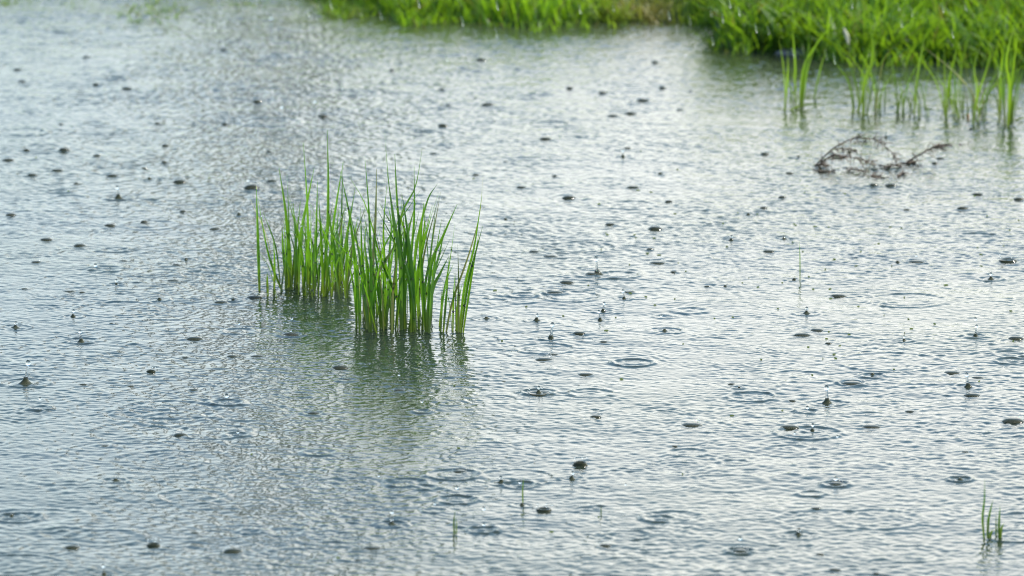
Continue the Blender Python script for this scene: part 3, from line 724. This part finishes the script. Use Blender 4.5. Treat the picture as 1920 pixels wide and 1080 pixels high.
# the unit meshes are scaled on the objects; their skirt is in proportion
for s, m_ in enumerate(LENS):
    V, F = lathe([(1.22, -.30), (1.07, -.06)] + [(q, .25 * (1 - q ** 3.0)) for q in (1.0, .93, .85, .74, .6, .45, .28, .12, .004)], 22, .07, s)
    m_.clear_geometry()
    tmp = mesh_np('meniscus_tmp', V, F, None); m_.from_pydata([tuple(v.co) for v in tmp.vertices], [], [tuple(p.vertices) for p in tmp.polygons]); bpy.data.meshes.remove(tmp)
    m_.polygons.foreach_set('use_smooth', [True] * len(m_.polygons))
def adj_b(wd): return 'small dark' if wd < 17 else ('broad' if wd >= 30 else 'flat clear')
lbs = label_all([(x, y, adj_b(w_)) for x, y, w_ in BUB], 'rain bubble')
for (x, y, wd), lb in zip(BUB, lbs):
    p = at(x, y); r = wd / 2 * pxm(y) * .98
    root = empty('rain_bubble', (p[0], p[1], zat(p[0], p[1]))); tag(root, lb, 'bubble', 'rain bubbles on the pond')
    root.rotation_euler = (0, 0, random.uniform(0, 6.28))
    a_ = link('meniscus', random.choice(LENS), root); hs = random.uniform(.75, 1.15) * (1.25 if wd < 16 else 1) * (1.45 if y < 470 else 1)
    a_.scale = (r, r, r * hs)
    b_ = link('film', random.choice(DOME), root); b_.scale = (r * 1.06, r * 1.06, r * random.uniform(.85, 1.1)); 

# ------------------------------------------------------------------ splashes thrown up by drops
def bead(r, stretch=1.1, cz=0.0, n=9, seg=14):
    return lathe([(max(r * math.sin(a_), 1e-5), cz + r * stretch * math.cos(a_)) for a_ in np.linspace(math.pi, 0, n)], seg)
lbs = label_all([(x, y, 'tall' if h > 25 else ('pointed' if h > 12 else 'low')) for x, y, h, f in PEAK], 'splash of water')
for k, ((x, y, h, fw), lb) in enumerate(zip(PEAK, lbs)):
    m1 = pxm(y); H = h * m1; rf = fw / 2 * m1 * .78; p = at(x, y)
    root = empty('rain_splash', (p[0], p[1], zat(p[0], p[1]))); tag(root, lb, 'splash', 'splashes thrown up by rain drops')
    ch = min(H * .42, rf * .85); rn = max(.0014, min(.0022, H * .10))
    prof = [(rf * 1.5, -.002)] + [(rn * 1.2 + (rf - rn * 1.2) * (1 - q) ** 2.0, ch * q) for q in np.linspace(0, 1, 9)] + [(rn * .6, ch * 1.03), (1e-5, ch * 1.04)]
    link('foot', mesh_np('foot', *lathe(prof, 20, .10, k), FOOT), root)
    tilt = random.uniform(-.14, .14) if k != 4 else .13
    if H > .0075:
        rb = max(.0022, min(.0036, H * .14))
        zt = H - rb
        V, F = lathe([(rn * 1.1, ch * .7), (rn * .95, ch), (rn * .8, (ch + zt) * .5), (rn * .7, zt - rb * .7), (rn * .75, zt - rb * .3)], 10)
        o = link('water_column', mesh_np('water_column', V, F, CLEAR), root); o.rotation_euler = (0, tilt, 0)
        V, F = bead(rb, 1.2, zt); o = link('bead', mesh_np('bead', V, F, CLEAR), root); o.rotation_euler = (0, tilt, 0)
lbs = label_all([(x, y, 'jagged') for x, y, a_, b_ in CROWNS], 'crown splash')
for k, ((x, y, wd, h), lb) in enumerate(zip(CROWNS, lbs)):
    m1 = pxm(y); r = wd / 2 * m1; H = h * m1; p = at(x, y)
    root = empty('crown_splash', (p[0], p[1], zat(p[0], p[1]))); tag(root, lb, 'splash', 'crown splashes on the pond')
    link('foot', mesh_np('foot', *lathe([(r * 1.35, -.002), (r * 1.08, .0006), (r * .98, H * .25), (r * .93, H * .36), (r * .80, H * .28), (r * .5, H * .12), (1e-4, H * .02)], 24, .06, k), TURBID), root)
    seg = 30; V, F = [], []; rs = np.random.RandomState(k); sp_ = rs.rand(seg) * .55 + .35; sp_[::3] += .45
    for lvl, (rr, q) in enumerate(((.95, .42), (.98, .62), (1.06, 1.0))):
        for j in range(seg):
            a_ = 2 * math.pi * j / seg; zz = H * (q if lvl < 2 else .62 + .38 * sp_[j]); V.append((r * rr * math.cos(a_), r * rr * math.sin(a_), zz))
    for lvl in range(2):
        for j in range(seg):
            q_ = (j + 1) % seg; F.append((lvl * seg + j, lvl * seg + q_, (lvl + 1) * seg + q_, (lvl + 1) * seg + j))
    link('crown_wall', mesh_np('crown_wall', V, F, FILM), root)
    for j in range(0, seg, 6):
        a_ = 2 * math.pi * j / seg; V, F = bead(.0009, 1.2); link('bead', mesh_np('bead', V, F, CLEAR), root, (r * 1.07 * math.cos(a_), r * 1.07 * math.sin(a_), H * (.62 + .38 * sp_[j])))

# ------------------------------------------------------------------ droplets bouncing above the surface
lbs = label_all([(x, dy_, 'glassy') for x, y, dy_, d_ in DROP], 'airborne droplet')
for (x, y, dpy, wd), lb in zip(DROP, lbs):
    p = at(x, y); q = up(x, dpy, p[1]); r = max(wd, 5) / 2 * pxm(y) * .9
    V, F = bead(r, random.uniform(.95, 1.15)); o = link('water_droplet', mesh_np('water_droplet', V, F, CLEAR), None, q); tag(o, lb, 'droplet', 'droplets bounced up by the rain')
# falling rain drops, seen against the dark grass
RAIN = """620,8 578,22 592,28 932,10 930,60 1003,14 1087,16 1254,28 1293,38 1333,22 1345,28 1368,6 1597,6 1690,42 1768,14 1810,10 1882,28 1911,68 1564,110 1779,120
1872,135 1487,98 1417,52 640,158 696,128 538,10 1440,55 1604,70 1786,62 785,5 1150,12 403,50 1875,130 1710,22"""
rr_ = random.Random(3)
for x, y in rows(RAIN) + [(rr_.uniform(500, 1915), abs(rr_.gauss(0, 110)) + 4) for _ in range(12)]:
    Yd = random.uniform(10.2, 11.6) if y > 60 else random.uniform(10.4, 11.9)
    q = up(x, y, Yd); r = .0008
    V, F = lathe([(max(r * math.sin(a_) * (1 - .25 * math.cos(a_)), 1e-5), 0.0090 * math.cos(a_)) for a_ in np.linspace(math.pi, 0, 9)], 10)
    o = link('rain_drop', mesh_np('rain_drop', V, F, CLEAR), None, q); o.rotation_euler = (0, -.22, 0)
    tag(o, 'thin falling rain drop glinting high over the far water and grass', 'rain drop', 'falling rain drops')

# ------------------------------------------------------------------ slim tree on the far meadow, mirrored in the ruffled water
def tree(x, y, H, R, label, n=9000, low=.5, grp=None):
    root = empty('tree', (x, y, .06)); tag(root, label, 'tree', grp)
    V, F, C = tube([(0, 0, -.1), (.06, .03, H * .4), (-.04, 0, H * .75), (.02, 0, H * .97)], R * .10 + .04, .015, 14, 9)
    for _ in range(22):
        c = C[random.randint(2, 12)]; a_ = random.uniform(0, 6.28); L = R * random.uniform(.5, .95)
        e = c + np.array((math.cos(a_) * L, math.sin(a_) * L, L * random.uniform(.4, 1)))
        v, f, _c = tube([c, (c + e) / 2 + np.array((0, 0, -.03)), e], .022, .007, 6, 5); k = len(V); V += list(v); F += [tuple(k + i for i in q) for q in f]
    link('trunk', mesh_np('trunk', V, F, BARK), root)
    rs = np.random.RandomState(int(H * 10)); cl = 130
    t = rs.rand(cl); cz = H * (low / H + (1 - low / H) * t); cr = R * (np.sin(np.pi * (t * .86 + .12)) ** .6) * np.sqrt(rs.rand(cl)) * .85
    ca = rs.rand(cl) * 6.28
    cen = np.stack([cr * np.cos(ca), cr * np.sin(ca), cz], -1)
    c = rs.randint(0, cl, n); P = cen[c] + rs.normal(0, R * .17, (n, 3))
    u_ = rs.normal(0, 1, (n, 3)); u_ /= np.linalg.norm(u_, axis=1)[:, None]; v_ = np.cross(u_, rs.normal(0, 1, (n, 3))); v_ /= np.linalg.norm(v_, axis=1)[:, None]
    s = rs.uniform(.03, .06, n)[:, None]
    V = np.stack([P - u_ * s, P - v_ * s * .45, P + u_ * s, P + v_ * s * .45], 1).reshape(-1, 3)
    me = mesh_np('crown', V, np.arange(4 * n).reshape(n, 4), CROWN, False)
    at_ = me.attributes.new('tone', 'FLOAT', 'POINT'); at_.data.foreach_set('value', np.repeat(np.clip(rs.rand(cl)[c] + rs.normal(0, .15, n), 0, 1), 4).astype(np.float32))
    link('crown', me, root)
G = 'trees on the meadow behind the pond'
tree(-1.32, 36.0, 9.0, .42, 'slim tall tree on the meadow behind the pond, mirrored in the water', 7500, .5, G)

print('objects', len(bpy.data.objects), 'bubbles', len(BUB))
